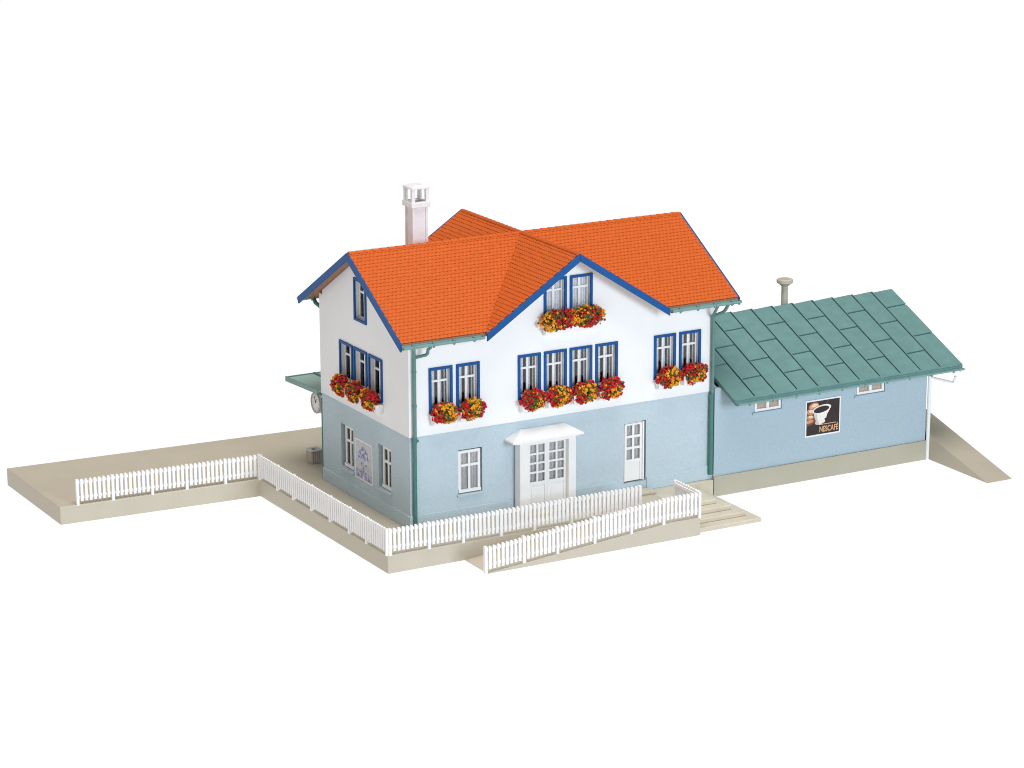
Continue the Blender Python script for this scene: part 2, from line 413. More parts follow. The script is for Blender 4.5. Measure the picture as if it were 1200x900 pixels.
# ---- windows (local frame: x along the wall, y into the wall, z up)
def curtain_mesh(x0, x1, z0, z1, y, amp=.025, waves=3, taper=0):
    m = MB(); n = waves*8; A = []; 
    for k in range(2):
        row = []
        for i in range(n+1):
            f = i/n
            xx = x0+(x1-x0)*f
            if k == 0 and taper: xx = xx+taper*(1-f if taper > 0 else f)*.6
            row.append((xx, y+amp*math.sin(f*waves*2*PI), z0 if k == 0 else z1))
        A.append(row)
    lo = [m.bm.verts.new(p) for p in A[0]]; hi = [m.bm.verts.new(p) for p in A[1]]
    lo2 = [m.bm.verts.new((p[0],p[1]+.012,p[2])) for p in A[0]]; hi2 = [m.bm.verts.new((p[0],p[1]+.012,p[2])) for p in A[1]]
    for i in range(n):
        m.bm.faces.new([lo[i],lo[i+1],hi[i+1],hi[i]]); m.bm.faces.new([lo2[i+1],lo2[i],hi2[i],hi2[i+1]])
        m.bm.faces.new([lo2[i],lo2[i+1],lo[i+1],lo[i]]); m.bm.faces.new([hi[i],hi[i+1],hi2[i+1],hi2[i]])
    m.bm.faces.new([lo[0],hi[0],hi2[0],lo2[0]]); m.bm.faces.new([lo[n],lo2[n],hi2[n],hi[n]])
    return m
def frame_mb(m, x0, x1, z0, z1, t, ya_, yb_):
    m.box(x0,x1,ya_,yb_,z1-t,z1); m.box(x0,x1,ya_,yb_,z0,z0+t)
    m.box(x0,x0+t,ya_+.001,yb_-.001,z0+t+.0005,z1-t-.0005); m.box(x1-t,x1,ya_+.001,yb_-.001,z0+t+.0005,z1-t-.0005)
def sash(m, w, h, t, y0_, y1_, bar_w, trans):
    frame_mb(m,-w/2,w/2,0,h,t,y0_,y1_)
    zt_ = h*trans
    m.box(-bar_w/2,bar_w/2,y0_+.003,y1_-.003,t+.001,h-t-.001)
    m.box(-w/2+t+.001,-bar_w/2-.001,y0_-.006,y1_-.006,zt_-bar_w/2,zt_+bar_w/2); m.box(bar_w/2+.001,w/2-t-.001,y0_-.006,y1_-.006,zt_-bar_w/2,zt_+bar_w/2)
    m.box(-bar_w/2+.001,bar_w/2-.001,y0_-.006,y0_+.001,zt_-bar_w/2,zt_+bar_w/2)
def blue_window(w, h, loc, rotz, curt='drapes', rec=.13, cm='curtain', trans=.69):
    m = MB(); frame_mb(m,-w/2,w/2,0,h,.10,-.05,.012)
    win = m.build('window','blue',house,loc=loc,rotz=rotz,bevel=.012)
    ow, oh = w-2*ins-.012, h-2*ins-.012
    s = MB(); sash(s,ow,oh,.085,rec,rec+.06,.075,trans); s.build('sash','white',win,loc=(0,0,ins+.006),bevel=.008)
    gl2 = MB(); gl2.box(-ow/2+.03,ow/2-.03,rec+.025,rec+.031,.03,oh-.03); gl2.build('pane','glass',win,loc=(0,0,ins+.006))
    hw = ow/2-.05; yb2 = rec+.085
    if curt == 'drapes':
        curtain_mesh(-hw,-hw*.36,.05,oh-.05,yb2,.02,2,0).build('curtain',cm,win,loc=(0,0,ins))
        curtain_mesh(hw*.0,hw*.42,.05,oh-.05,yb2,.02,2,0).build('curtain',cm,win,loc=(0,0,ins))
        curtain_mesh(hw*.72,hw*1.05,.05,oh-.05,yb2+.02,.02,2,0).build('curtain','grey_curtain',win,loc=(0,0,ins))
    elif curt == 'lace':
        curtain_mesh(-hw,-hw*.03,.05,oh-.05,yb2,.03,4).build('curtain',cm,win,loc=(0,0,ins))
        curtain_mesh(hw*.03,hw,.05,oh-.05,yb2,.03,4).build('curtain',cm,win,loc=(0,0,ins))
    elif curt == 'side':
        curtain_mesh(-hw,hw*.72,.05,oh-.05,yb2,.03,4).build('curtain',cm,win,loc=(0,0,ins))
    return win
w0 = .915
first = blue_window(w0, FZ1-FZ0, ((BLUE_F[0][0]+BLUE_F[0][1])/2,0,FZ0), 0)
for a,b in BLUE_F[1:]: dup_tree(first, house, ((a+b)/2,0,FZ0))
gfirst = blue_window(w0, GZ1-GZ0, ((GABLE_F[0][0]+GABLE_F[0][1])/2,0,GZ0), 0, 'lace')
dup_tree(gfirst, house, ((GABLE_F[1][0]+GABLE_F[1][1])/2,0,GZ0))
R90 = -PI/2
lfirst = blue_window(1.06, LZ1-LZ0, (0,(BLUE_L[0][0]+BLUE_L[0][1])/2,LZ0), R90, 'side', .14, 'grey_curtain', .69)
for a,b in BLUE_L[1:]: dup_tree(lfirst, house, (0,(a+b)/2,LZ0), R90)
blue_window(.96, AZ1-AZ0, (0,(ATT[0]+ATT[1])/2,AZ0), R90, 'side', .14, 'grey_curtain', .69)

def plain_window(w, h, loc, rotz, rec, cm='curtain', gap=.0, slot=False):
    """white window standing in the bare opening of the blue wall, with its own sill"""
    m = MB(); sash(m,w,h,.10,rec,rec+.08,.085,.64)
    m.box(-w/2-.0,w/2+.0,rec-.05,rec-.001,-.0,.10)
    win = m.build('window','white',house,loc=loc,rotz=rotz,bevel=.01)
    g2 = MB(); g2.box(-w/2+.05,w/2-.05,rec+.035,rec+.041,.05,h-.05); g2.build('pane','glass',win)
    s = MB(); s.box(-w/2-.07,w/2+.09,-.075,rec-.055,-.13,-.035); s.build('sill','blue_wall',win,bevel=.012)
    yb2 = rec+.095
    curtain_mesh(-w/2+.06,-w*.06,.06,h-.06,yb2,.03,3).build('curtain',cm,win)
    curtain_mesh(w*.06,w/2-.06,.06,h-.06,yb2,.03,3).build('curtain',cm,win)
    return win
plain_window(.87,1.50,((1.915+2.785)/2,B0,1.035),0,.03,'grey_curtain')
for (a,b,z0_,z1_) in GWL:
    plain_window(b-a-.16,z1_-z0_-.06,(B0,(a+b)/2-.06,z0_+.03),R90,.10)

# ---- portal with double door
po = MB()
po.box(4.11,4.50,-.40,B0-.05,0.002,2.60); po.box(6.06,6.36,-.40,B0-.05,0.002,2.60); po.box(4.502,6.058,-.40,B0-.05,2.50,2.599)
portal = po.build('portal','white',house,bevel=.012)
pr = MB()
zb = 2.66
pr.hexa([(3.72,B0-.002,zb),(3.72,-.62,zb),(6.55,-.62,zb),(6.55,B0-.002,zb)],[(3.72,B0-.002,zb+.07),(3.72,-.62,zb+.07),(6.55,-.62,zb+.07),(6.55,B0-.002,zb+.07)])
pr.hexa([(3.73,B0-.002,zb+.071),(3.73,-.61,zb+.071),(6.54,-.61,zb+.071),(6.54,B0-.002,zb+.071)],[(4.32,B0-.002,2.99),(4.32,-.06,2.99),(6.10,-.06,2.99),(6.10,B0-.002,2.99)])
pr.box(3.95,6.42,-.50,-.002,2.602,2.658)
pr.build('portal_roof','white',portal,bevel=.008)
def door_leaf(name, w, h, z_glass0, z_glass1, cols, rows, loc, panels, yy, parent, bar_=.07, st_=.09):
    m = MB(); t0, t1 = yy, yy+.07
    m.box(-w/2,-w/2+st_,t0,t1,0,h); m.box(w/2-st_,w/2,t0,t1,0,h)
    a, b = -w/2+st_+.0005, w/2-st_-.0005
    m.box(a,b,t0,t1,z_glass1,h); m.box(a,b,t0+.02,t1-.005,0,z_glass0-.12); m.box(a,b,t0,t1,z_glass0-.12,z_glass0)
    if panels: m.box(a+.07,b-.07,t0+.004,t0+.021,.12,z_glass0-.22)
    for c_ in range(1,cols):
        xx = a+(b-a)*c_/cols; m.box(xx-bar_/2,xx+bar_/2,t0+.004,t1-.004,z_glass0,z_glass1)
    for r_ in range(1,rows):
        zz = z_glass0+(z_glass1-z_glass0)*r_/rows; m.box(a,b,t0+.008,t1-.008,zz-bar_/2,zz+bar_/2)
    d = m.build(name,'white',parent,loc=loc,bevel=.006)
    g2 = MB(); g2.box(a+.001,b-.001,yy+.03,yy+.036,z_glass0-.02,z_glass1+.02); g2.build('pane','glass',d)
    cm_ = curtain_mesh(a-.03,b+.03,z_glass0-.05,z_glass1+.05,yy+.13,.03,6); cm_.build('curtain','grey_curtain',d)
    return d
lf = door_leaf('door_leaf',.77,2.46,1.05,2.40,2,4,(4.90,0,.02),True,-.22,portal)
rt_ = dup_tree(lf, portal, (5.675,0,.02))
ds = MB(); ds.box(4.11,6.36,-.80,-.402,.002,.10); ds.build('doorstep','step',portal,bevel=.02)
# the single door further along, with a step in front
dm = MB(); dm.box(9.36,9.42,.02,.20,.40,2.57); dm.box(8.60,9.36,.10,.20,2.545,2.57); dm.box(8.60,8.625,.10,.20,.40,2.544)
door = dm.build('door','white',house)
door_leaf('door_leaf',.73,2.13,.80,2.06,2,3,(8.99,0,.41),False,.06,door,.09,.09)
s = MB(); s.box(8.60,9.60,-.58,-.04,.002,.10); s.build('doorstep','step',door,bevel=.02)

# ---- canopy on the track side
ca = MB(); cz = 3.28; y2 = D+2.65
ca.prism([(-.10,D+.002,cz),(-.10,y2,cz-.14),(-.10,y2,cz-.06),(-.10,D+.002,cz+.06)],(9.5,0,0))
canopy = ca.build('canopy','canopy_top',house)
m = MB(); m.prism([(-.16,D+.01,cz-.06),(-.16,y2+.06,cz-.20),(-.16,y2+.06,cz-.01),(-.16,D+.01,cz+.11)],(.055,0,0)); m.build('fascia','teal',canopy,bevel=.01)
m = MB(); m.prism([(-.10,y2+.005,cz-.19),(-.10,y2+.06,cz-.19),(-.10,y2+.06,cz-.02),(-.10,y2+.005,cz-.02)],(9.5,0,0)); m.build('fascia','teal',canopy,bevel=.01)
for k in range(8):
    xx = .95+k*1.1
    m = MB(); m.prism([(xx,D+.01,cz+.061),(xx,y2-.01,cz-.059),(xx,y2-.01,cz+.01),(xx,D+.01,cz+.13)],(.07,0,0)); m.build('roof_rib','pipe',canopy)
m = MB(); m.prism([(.25,D,2.45),(.25,D+1.2,cz-.1),(.25,D+1.35,cz-.1),(.25,D,2.25)],(.09,0,0)); m.build('canopy_bracket','deep_teal',canopy)

# ------------------------------------------------------------------ shed
shed = thing('goods_shed', 'low pale blue shed with green sheet metal roof adjoining the station house', 'shed', (0,0,0))
hz0 = .10; SD = 7.0
SE, SZR, SO = 3.124, 5.075, .934
ssl = (SZR-SE)/(YM+1.044)
def shed_wall():
    bm = MB()
    holes = [(14.03,15.22,2.28,2.90),(18.56,19.84,2.30,2.94)]
    us = sorted([W+.005,SX1]+[h[i] for h in holes for i in (0,1)]); zs = sorted([hz0,3.40]+[h[i] for h in holes for i in (2,3)])
    V = {(i,j): bm.bm.verts.new((u,SY,z)) for i,u in enumerate(us) for j,z in enumerate(zs)}
    for i in range(len(us)-1):
        for j in range(len(zs)-1):
            uc, zc = (us[i]+us[i+1])/2, (zs[j]+zs[j+1])/2
            if any(h[0]<uc<h[1] and h[2]<zc<h[3] for h in holes): continue
            bm.bm.faces.new([V[i,j],V[i+1,j],V[i+1,j+1],V[i,j+1]])
    r = bmesh.ops.extrude_face_region(bm.bm, geom=bm.bm.faces[:])
    bmesh.ops.translate(bm.bm, verts=[v for v in r['geom'] if isinstance(v,bmesh.types.BMVert)], vec=(0,.2,0))
    return bm
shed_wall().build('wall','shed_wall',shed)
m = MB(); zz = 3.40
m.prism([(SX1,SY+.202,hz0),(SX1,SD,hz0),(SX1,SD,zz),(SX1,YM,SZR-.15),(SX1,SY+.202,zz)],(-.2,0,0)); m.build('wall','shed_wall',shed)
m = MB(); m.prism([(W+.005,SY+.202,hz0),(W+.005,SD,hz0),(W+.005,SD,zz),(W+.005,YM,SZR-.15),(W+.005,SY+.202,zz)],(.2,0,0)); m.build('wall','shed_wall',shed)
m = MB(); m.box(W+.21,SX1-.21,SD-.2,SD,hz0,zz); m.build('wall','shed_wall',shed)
m = MB(); m.box(W,SX1+.06,SY-.06,SD+.06,-HP,hz0-.002); m.build('plinth','shed_base',shed,bevel=.012)
# sheet metal roof: staggered panels, each column tilted up towards its far edge
def shed_slope(sgn):
    s = MB()
    n = 11; xa_, xb_ = 12.56, 22.663; cw = (xb_-xa_)/n
    yE = -1.044 if sgn < 0 else 2*YM+1.044
    Ls_ = math.hypot(YM+1.044, SZR-SE)
    vd = Vector((0,YM-yE,SZR-SE)).normalized(); nn = Vector((0,-vd.z*(1 if vd.y>0 else -1),abs(vd.y)))
    E0 = Vector((0,yE,SE))
    s.prism([E0+Vector((xa_,0,-.075)),E0+Vector((xb_,0,-.075)),Vector((xb_,YM,SZR-.075)),Vector((xa_,YM,SZR-.075))],(0,0,-.07))
    for k in range(n):
        cuts = [0,.42,.80,1] if (n-1-k)%2 == 0 else [0,.23,.62,1]   # measured from the eave
        for j in range(3):
            a, b = cuts[j]*Ls_, cuts[j+1]*Ls_-(.055 if j < 2 else .0)
            x0_, x1_ = xa_+k*cw, xa_+(k+1)*cw
            def P(x,v,l): return E0+Vector((x,0,0))+vd*v+nn*l
            tl, gr, lp = .045, .068, .03      # rise across the sheet, groove, lip
            dn = -nn*.10
            e1 = x1_-gr-lp if k < n-1 else x1_
            s.prism([P(x0_,a,.022),P(e1,a,.022+tl),P(e1,b,.006+tl),P(x0_,b,.006)], dn)
        if k < n-1:
            s.prism([P(x1_-lp,0,.012+tl),P(x1_+.004,0,.012+tl),P(x1_+.004,Ls_,.012+tl),P(x1_-lp,Ls_,.012+tl)], dn)
    s.prism([P(xa_-.01,-.035,.05),P(xb_+.01,-.035,.05),P(xb_+.01,.05,.05),P(xa_-.01,.05,.05)], -nn*.16)
    return s
roof_s = shed_slope(-1).build('roof','shed_roof',shed)
shed_slope(1).build('roof','shed_roof',shed)
# eave board and gutter under the metal edge
m = MB(); m.box(12.58,22.68,-1.085,-1.03,SE-.17,SE-.01); m.build('fascia','shed_roof',shed,bevel=.01)
gutter(12.60,22.70,-1.15,SE-.10,'teal',shed,r=.07,nb=10)
m = MB(); m.prism([(22.6,-1.028,SE-.15),(22.6,YM,SZR-.14),(22.6,2*YM+1.03,SE-.15),(22.6,2*YM+1.03,SE-.24),(22.6,YM,SZR-.25),(22.6,-1.028,SE-.24)],(.05,0,0)); m.build('verge_board','shed_roof',shed)
def shed_window(a,b,z0_,z1_):
    w, h = b-a-.05, z1_-z0_-.02
    m = MB(); frame_mb(m,-w/2,w/2,0,h,.095,-.02,.09); m.box(-.06,.06,-.015,.085,.096,h-.096)
    win = m.build('window','white',shed,loc=((a+b)/2-.02,SY,z0_+.01),bevel=.01)
    g2 = MB(); g2.box(-w/2+.05,w/2-.05,.05,.056,.05,h-.05); g2.build('pane','glass',win)
    g2 = MB(); g2.box(-w/2+.05,w/2-.05,.062,.075,.05,h-.05); g2.build('blind','tan_blind',win)
    s = MB(); s.box(-w/2-.10,w/2+.03,-.06,-.002,-.10,-.02); s.build('sill','shed_wall',win)
shed_window(14.03,15.22,2.28,2.90); shed_window(18.56,19.84,2.30,2.94)
m = MB(); vx, vy = 18.0, 3.9
m.tube([(vx,vy,4.6),(vx,vy,5.72)],[.135,.125],16); vent = m.build('vent_pipe','vent',shed,smooth=False)
m = MB(); m.tube([(vx,vy,5.70),(vx,vy,5.78),(vx,vy,5.84),(vx,vy,5.95),(vx,vy,5.985)],[.13,.22,.31,.31,.24],20); m.build('vent_cap','vent',vent)
m = MB(); m.tube([(21.88,SY-.05,-HP+.01),(21.88,SY-.05,2.62)],.07); m.tube([(21.88,SY-.05,2.56),(22.52,SY-.62,2.40),(22.56,SY-.66,2.44),(22.58,SY-.70,2.66)],.048)
m.build('downpipe','white',shed)

# ------------------------------------------------------------------ fences
PK = .163
def make_picket():
    m = MB(); w = .049; t_ = .032
    pts = [(-w,.12),(w,.12),(w,.90),(w*.4,.93),(-w*.4,.93),(-w,.90)]
    m.prism([(x,-t_,z) for x,z in pts],(0,2*t_,0)); return m
picket_proto = [None]; post_proto = [None]
def fence(label, a, b, zf=lambda s: 0., npost=8, ends=(True,True), back=False, group=None):
    a = Vector(a); b = Vector(b); L_ = (b-a).length; ang = math.atan2(b.y-a.y,b.x-a.x)
    f = thing('picket_fence', label, 'fence', (a.x,a.y,0), group, ang)
    n = round(L_/PK); stp = L_/n
    posts = [L_*i/(npost-1) for i in range(npost)]
    posts = [min(range(n+1), key=lambda q: abs(q*stp-p_))*stp for p_ in posts]
    off = -.01
    for i in range(n+1):
        s = i*stp
        if any(abs(s-p_) < .02 for p_ in posts): continue
        if picket_proto[0] is None:
            o_ = make_picket().build('picket','fence',f); picket_proto[0] = o_
        else:
            o_ = picket_proto[0].copy(); COL.objects.link(o_); o_.parent = f
        o_.location = (s,off-.03,zf(s)); o_.rotation_euler = (0,0,0)
        o_.rotation_euler.y = random.uniform(-.008,.008)
    # rails follow the slope
    brk = sorted(set([0,L_]+[x for x in getattr(zf,'breaks',[]) if 0<x<L_]))
    for zr_ in (.25,.79):
        m = MB()
        prof = [(s,zf(s)+zr_) for s in brk]
        poly = [(s,off+.004,z-.05) for s,z in prof]+[(s,off+.004,z+.05) for s,z in prof[::-1]]
        m.prism(poly,(0,.05,0)); m.build('rail','fence',f)
    for k,s in enumerate(posts):
        if post_proto[0] is None:
            m = MB(); m.box(-.052,.052,-.075,.055,.0,.955)
            post_proto[0] = o_ = m.build('post','fence',f,bevel=.012)
        else:
            o_ = post_proto[0].copy(); COL.objects.link(o_); o_.parent = f
        o_.location = (min(max(s,.0),L_),off,zf(s)-(.03 if zf(s)>-.2 else 0))
    return f
fg = 'white picket fences of the platform and ramp'
fence('white picket fence on the front edge of the platform wing beyond the house', (-8.84,8.50,0), (-1.97,8.17,0), npost=6, group=fg)
fence('white picket fence along the platform edge facing the gable wall with its poster', (-1.93,8.06,0), (-1.86,-1.96,0), npost=8, group=fg)
fence('white picket fence on the platform edge in front of the double door', (-1.80,-1.98,0), (8.0,-1.98,0), npost=8, group=fg)
XR0 = .95
def zramp(s):
    x = XR0+s
    return 0. if x >= 8.2 else -HP+.03+(x-1.02)*(HP-.03)/(8.2-1.02)
zramp.breaks = [8.2-XR0]
fence('white picket fence climbing the outer edge of the sloping ramp', (XR0,-3.62,0), (9.42,-3.62,0), zramp, npost=7, group=fg)
fence('short white picket fence across the upper end of the ramp, beside the steps', (9.42,-3.50,0), (9.42,-2.05,0), npost=2, group=fg)

# ------------------------------------------------------------------ flower boxes
def grain(bm, p, r, rng):
    """one foam flake: a lumpy little octahedron"""
    R_ = Matrix.Rotation(rng.uniform(0,6.28),3,'Z') @ Matrix.Rotation(rng.uniform(0,6.28),3,'X')
    vs = []
    for d in ((1,0,0),(-1,0,0),(0,1,0),(0,-1,0),(0,0,1),(0,0,-1)):
        vs.append(bm.verts.new(Vector(p)+R_@(Vector(d)*r*rng.uniform(.55,1.25))))
    for f in ((0,2,4),(2,1,4),(1,3,4),(3,0,4),(2,0,5),(1,2,5),(3,1,5),(0,3,5)): bm.faces.new([vs[i] for i in f])
def clump(parent, c, rad, spots, seed, n=420):
    rng = random.Random(seed)
    B = {'red': MB(), 'yellow': MB(), 'leaf': MB()}
    spots = [(Vector(s[:3]),s[3]) for s in spots]
    # inner leaf mass
    for i in range(int(n*.35)):
        d = Vector((rng.gauss(0,1),rng.gauss(0,1),rng.gauss(0,1))).normalized()
        k = rng.uniform(.35,.86)
        grain(B['leaf'].bm,(c[0]+d.x*rad[0]*k,c[1]+d.y*rad[1]*k,c[2]+d.z*rad[2]*k),.10,rng)
    for i in range(n):
        d = Vector((rng.gauss(0,1),rng.gauss(0,1),rng.gauss(0,1))).normalized()
        k = rng.uniform(.82,1.06)*(1+.17*math.sin(5*d.x+seed)*math.cos(4*d.z+seed*1.7)+.07*math.sin(11*d.z+3*seed+7*d.x))
        k = min(k, 1.10)
        q = Vector((d.x*k,d.y*k,d.z*k))
        col = min(spots, key=lambda s: (s[0]-q).length+rng.uniform(0,.30))[1]
        u = rng.random()
        if u < .09: col = 'leaf'
        elif u < .16: col = 'yellow' if col == 'red' else 'red'
        grain(B[col].bm,(c[0]+q.x*rad[0],c[1]+q.y*rad[1],c[2]+q.z*rad[2]),rng.uniform(.034,.078),rng)
    for k,nm in (('red','red_blossoms'),('yellow','yellow_blossoms'),('leaf','foliage')):
        if len(B[k].bm.verts): B[k].build(nm,k,parent)
def flower_box(label, loc, rotz, w, clumps, seed, group, h=.34, dpt=.30):
    f = thing('flower_box', label, 'flower box', loc, group, rotz)
    m = MB(); x0_, x1_ = -w/2, w/2
    m.hexa([(x0_+.04,-dpt*.8,-h),(x1_-.04,-dpt*.8,-h),(x1_-.04,-.004,-h),(x0_+.04,-.004,-h)],[(x0_,-dpt,0),(x1_,-dpt,0),(x1_,-.004,0),(x0_,-.004,0)])
    m.build('planter','white',f,bevel=.01)
    for k,(cx_,rw,spots) in enumerate(clumps): clump(f,(cx_,-.23,.06),(rw,.25,.37),spots,seed*7+k)
    return f
RY = [(-.7,-.3,.1,'red'),(-.4,-.5,-.5,'red'),(.12,-.6,.45,'yellow'),(.2,-.7,-.75,'yellow'),(.3,-.6,-.2,'yellow'),(.8,-.3,.0,'red'),(-.2,0,.8,'red')]
YR = [(-.75,-.3,.3,'red'),(-.5,-.6,-.3,'red'),(.1,-.6,.6,'yellow'),(.3,-.6,-.3,'yellow'),(0,-.6,-.8,'yellow'),(.85,-.2,.1,'red'),(.6,-.4,-.55,'red')]
RM = [(-.6,-.5,.2,'red'),(-.2,-.6,.5,'red'),(.3,-.6,.0,'yellow'),(.15,-.6,-.7,'yellow'),(.75,-.3,.3,'red'),(.6,-.4,-.6,'red'),(-.5,-.5,-.6,'red')]
MIX = [(-.6,-.4,.5,'yellow'),(-.3,-.5,-.1,'red'),(.2,-.6,.6,'red'),(.5,-.5,-.2,'yellow'),(-.5,-.5,-.7,'yellow'),(.4,-.5,-.8,'red'),(.8,-.3,.4,'red'),(-.85,-.2,0,'red')]
YL = [(-.75,-.3,.3,'yellow'),(-.5,-.6,-.4,'yellow'),(.0,-.6,.5,'red'),(.3,-.6,-.3,'red'),(.1,-.6,-.8,'red'),(.8,-.3,.1,'red'),(-.2,-.6,-.8,'yellow')]
YL2 = [(-.85,-.3,.2,'yellow'),(-.7,-.6,-.3,'yellow'),(-.1,-.6,.4,'red'),(.15,-.6,-.5,'red'),(.4,-.5,.2,'red'),(.95,-.2,.2,'yellow'),(-.5,-.5,.7,'yellow')]
gF = 'flower boxes under the upper windows'
zb_ = 4.02
def mid(t): return (t[0]+t[1])/2
flower_box('flower box with red sides and hanging yellow middle, window nearest the gable corner downpipe', (mid(BLUE_F[0])+.02,-.005,zb_),0,.92,[(.02,.475,RY)],11,gF)
flower_box('flower box, red with broad yellow middle, second window from the gable corner downpipe', (mid(BLUE_F[1])+.02,-.005,zb_),0,.92,[(.02,.475,YR)],12,gF)
flower_box('mostly red flower box starting the row of four above the double door', (mid(BLUE_F[2])+.02,-.005,zb_-.02),0,.92,[(.03,.485,RM)],13,gF)
flower_box('red flower box with yellow centre, second in the row of four above the double door', (mid(BLUE_F[3])+.02,-.005,zb_-.02),0,.92,[(.03,.485,YR)],14,gF)
flower_box('red flower box with yellow spot, third in the row of four, towards the plain door', (mid(BLUE_F[4])+.02,-.005,zb_-.02),0,.92,[(.03,.485,RY)],15,gF)
flower_box('flower box ending the row of four, on the side of the shed', (mid(BLUE_F[5])+.02,-.005,zb_-.02),0,.92,[(.03,.485,RM)],16,gF)
flower_box('flower box of the paired windows above the plain door, the one farther from the shed', (mid(BLUE_F[6])+.05,-.005,zb_+.06),0,.92,[(.0,.475,RY)],17,gF)
flower_box('flower box closest to the shed, under the last upper window', (mid(BLUE_F[7])+.05,-.005,zb_+.06),0,.92,[(.02,.52,RM)],18,gF)
flower_box('long flower box with two wide red and yellow clumps high in the front gable', (6.36,-.005,6.72),0,2.35,[(-.60,.74,YL),(.52,.74,YL2)],19,gF,h=.42)
for k,(t_,lab) in enumerate(((BLUE_L[0],'orange and red flower box on the gable wall, the one nearest the clock'),
                 (BLUE_L[1],'orange and red flower box in the middle of the gable wall row of three'),
                 (BLUE_L[2],'flower box of the gable wall nearest the front corner downpipe, white planter end showing'))):
    flower_box(lab,(-.005,mid(t_)-.02,4.02),R90,1.06,[(-.06,.52,MIX)],30+k,gF)

# ------------------------------------------------------------------ posters
def flat(poly, m, name, parent, y, t_=.006):
    q = MB(); q.prism([(x,y-t_,z) for x,z in poly],(0,t_,0)); return q.build(name,m,parent)
def ell(cx_,cz_,rx_,rz_,n=24,rot=0,a0=0,a1=2*PI):
    out_ = []
    for i in range(n+(0 if a1-a0 >= 2*PI-.01 else 1)):
        a = a0+(a1-a0)*i/n; x,z = rx_*math.cos(a),rz_*math.sin(a)
        out_.append((cx_+x*math.cos(rot)-z*math.sin(rot),cz_+x*math.sin(rot)+z*math.cos(rot)))
    return out_
cp = thing('coffee_poster','dark coffee poster with a hand holding a white cup on the shed wall','poster',(16.27,SY,.99))
pw, ph = 1.57, 1.39
flat([(0,0),(pw,0),(pw,ph),(0,ph)],'paper','sheet',cp,-.004,.02)
b_ = .055
flat([(b_,b_),(pw-b_,b_),(pw-b_,ph-b_),(b_,ph-b_)],'print_brown','print',cp,-.026,.004)
yy = -.032
def U(u,v): return (b_+u*(pw-2*b_), b_+v*(ph-2*b_))     # picture coordinates 0..1
def upoly(pts): return [U(*p) for p in pts]
flat(upoly([(.004,.30),(.14,.31),(.24,.36),(.27,.46),(.26,.66),(.31,.80),(.36,.93),(.30,.985),(.14,.98),(.06,.90),(.03,.80),(.004,.78)]),'palm','hand_shade',cp,yy+.004)
for fx,fz,fa,fb,fr in ((.215,.865,.150,.092,.12),(.115,.705,.118,.085,-.15),(.10,.545,.108,.066,-.08)):
    flat(upoly(ell(fx,fz,fa,fb,22,fr)),'skin','finger',cp,yy)
    flat(upoly(ell(fx+.015,fz+.022,fa*.66,fb*.55,20,fr)),'skin_light','finger_light',cp,yy-.004)
flat(upoly([(.004,.37),(.10,.375),(.19,.40),(.215,.44),(.12,.475),(.004,.455)]),'skin','thumb',cp,yy-.002)
flat(upoly([(.19,.74),(.71,.83),(.69,.70),(.62,.58),(.585,.47),(.53,.45),(.565,.36),(.50,.325),(.40,.285),(.30,.30),(.245,.33),(.275,.42),(.245,.47),(.215,.60)]),'cup','cup',cp,yy-.006)
flat(upoly([(.20,.72),(.30,.66),(.315,.50),(.35,.36),(.40,.29),(.30,.30),(.245,.33),(.275,.42),(.245,.47),(.215,.60)]),'cup_shade','cup_shade',cp,yy-.010,.003)
flat(upoly(ell(.45,.755,.285,.120,28,.16)),'cup','cup_rim',cp,yy-.012)
flat(upoly(ell(.435,.740,.235,.092,28,.14)),'print_brown','coffee',cp,yy-.018)
flat(upoly([(.575,.87),(.60,.88),(.64,.96),(.67,.985),(.63,.985),(.60,.95)]),'print_steam','steam',cp,yy-.001,.002)
def text(body, size, loc, m, name, parent, sx=1., bold=0.):
    cu = bpy.data.curves.new(name,'FONT'); cu.body = body; cu.size = size; cu.extrude = .003; cu.align_x = 'CENTER'; cu.offset = bold
    to = bpy.data.objects.new('tmp',cu); COL.objects.link(to)
    dg = bpy.context.evaluated_depsgraph_get(); me = bpy.data.meshes.new_from_object(to.evaluated_get(dg))
    bpy.data.objects.remove(to); me.materials.clear(); me.materials.append(M[m])
    o_ = bpy.data.objects.new(name,me); COL.objects.link(o_); o_.parent = parent
    o_.rotation_euler = (PI/2,0,0); o_.location = loc; o_.scale = (sx,1,1)
    xs = [v.co.x for v in me.vertices]
    return o_, max(xs)-min(xs)
tz = U(.68,.155)
o_, tw_ = text('NESCAFÉ',.27,(tz[0],yy-.004,tz[1]-.115),'letter','lettering',cp,1.,.007)
o_.scale.x = .84/tw_; o_.scale.y = 1.12
flat(upoly([(.39,.300),(.90,.300),(.90,.278),(.39,.278)]),'letter','lettering_bar',cp,yy-.004,.003)

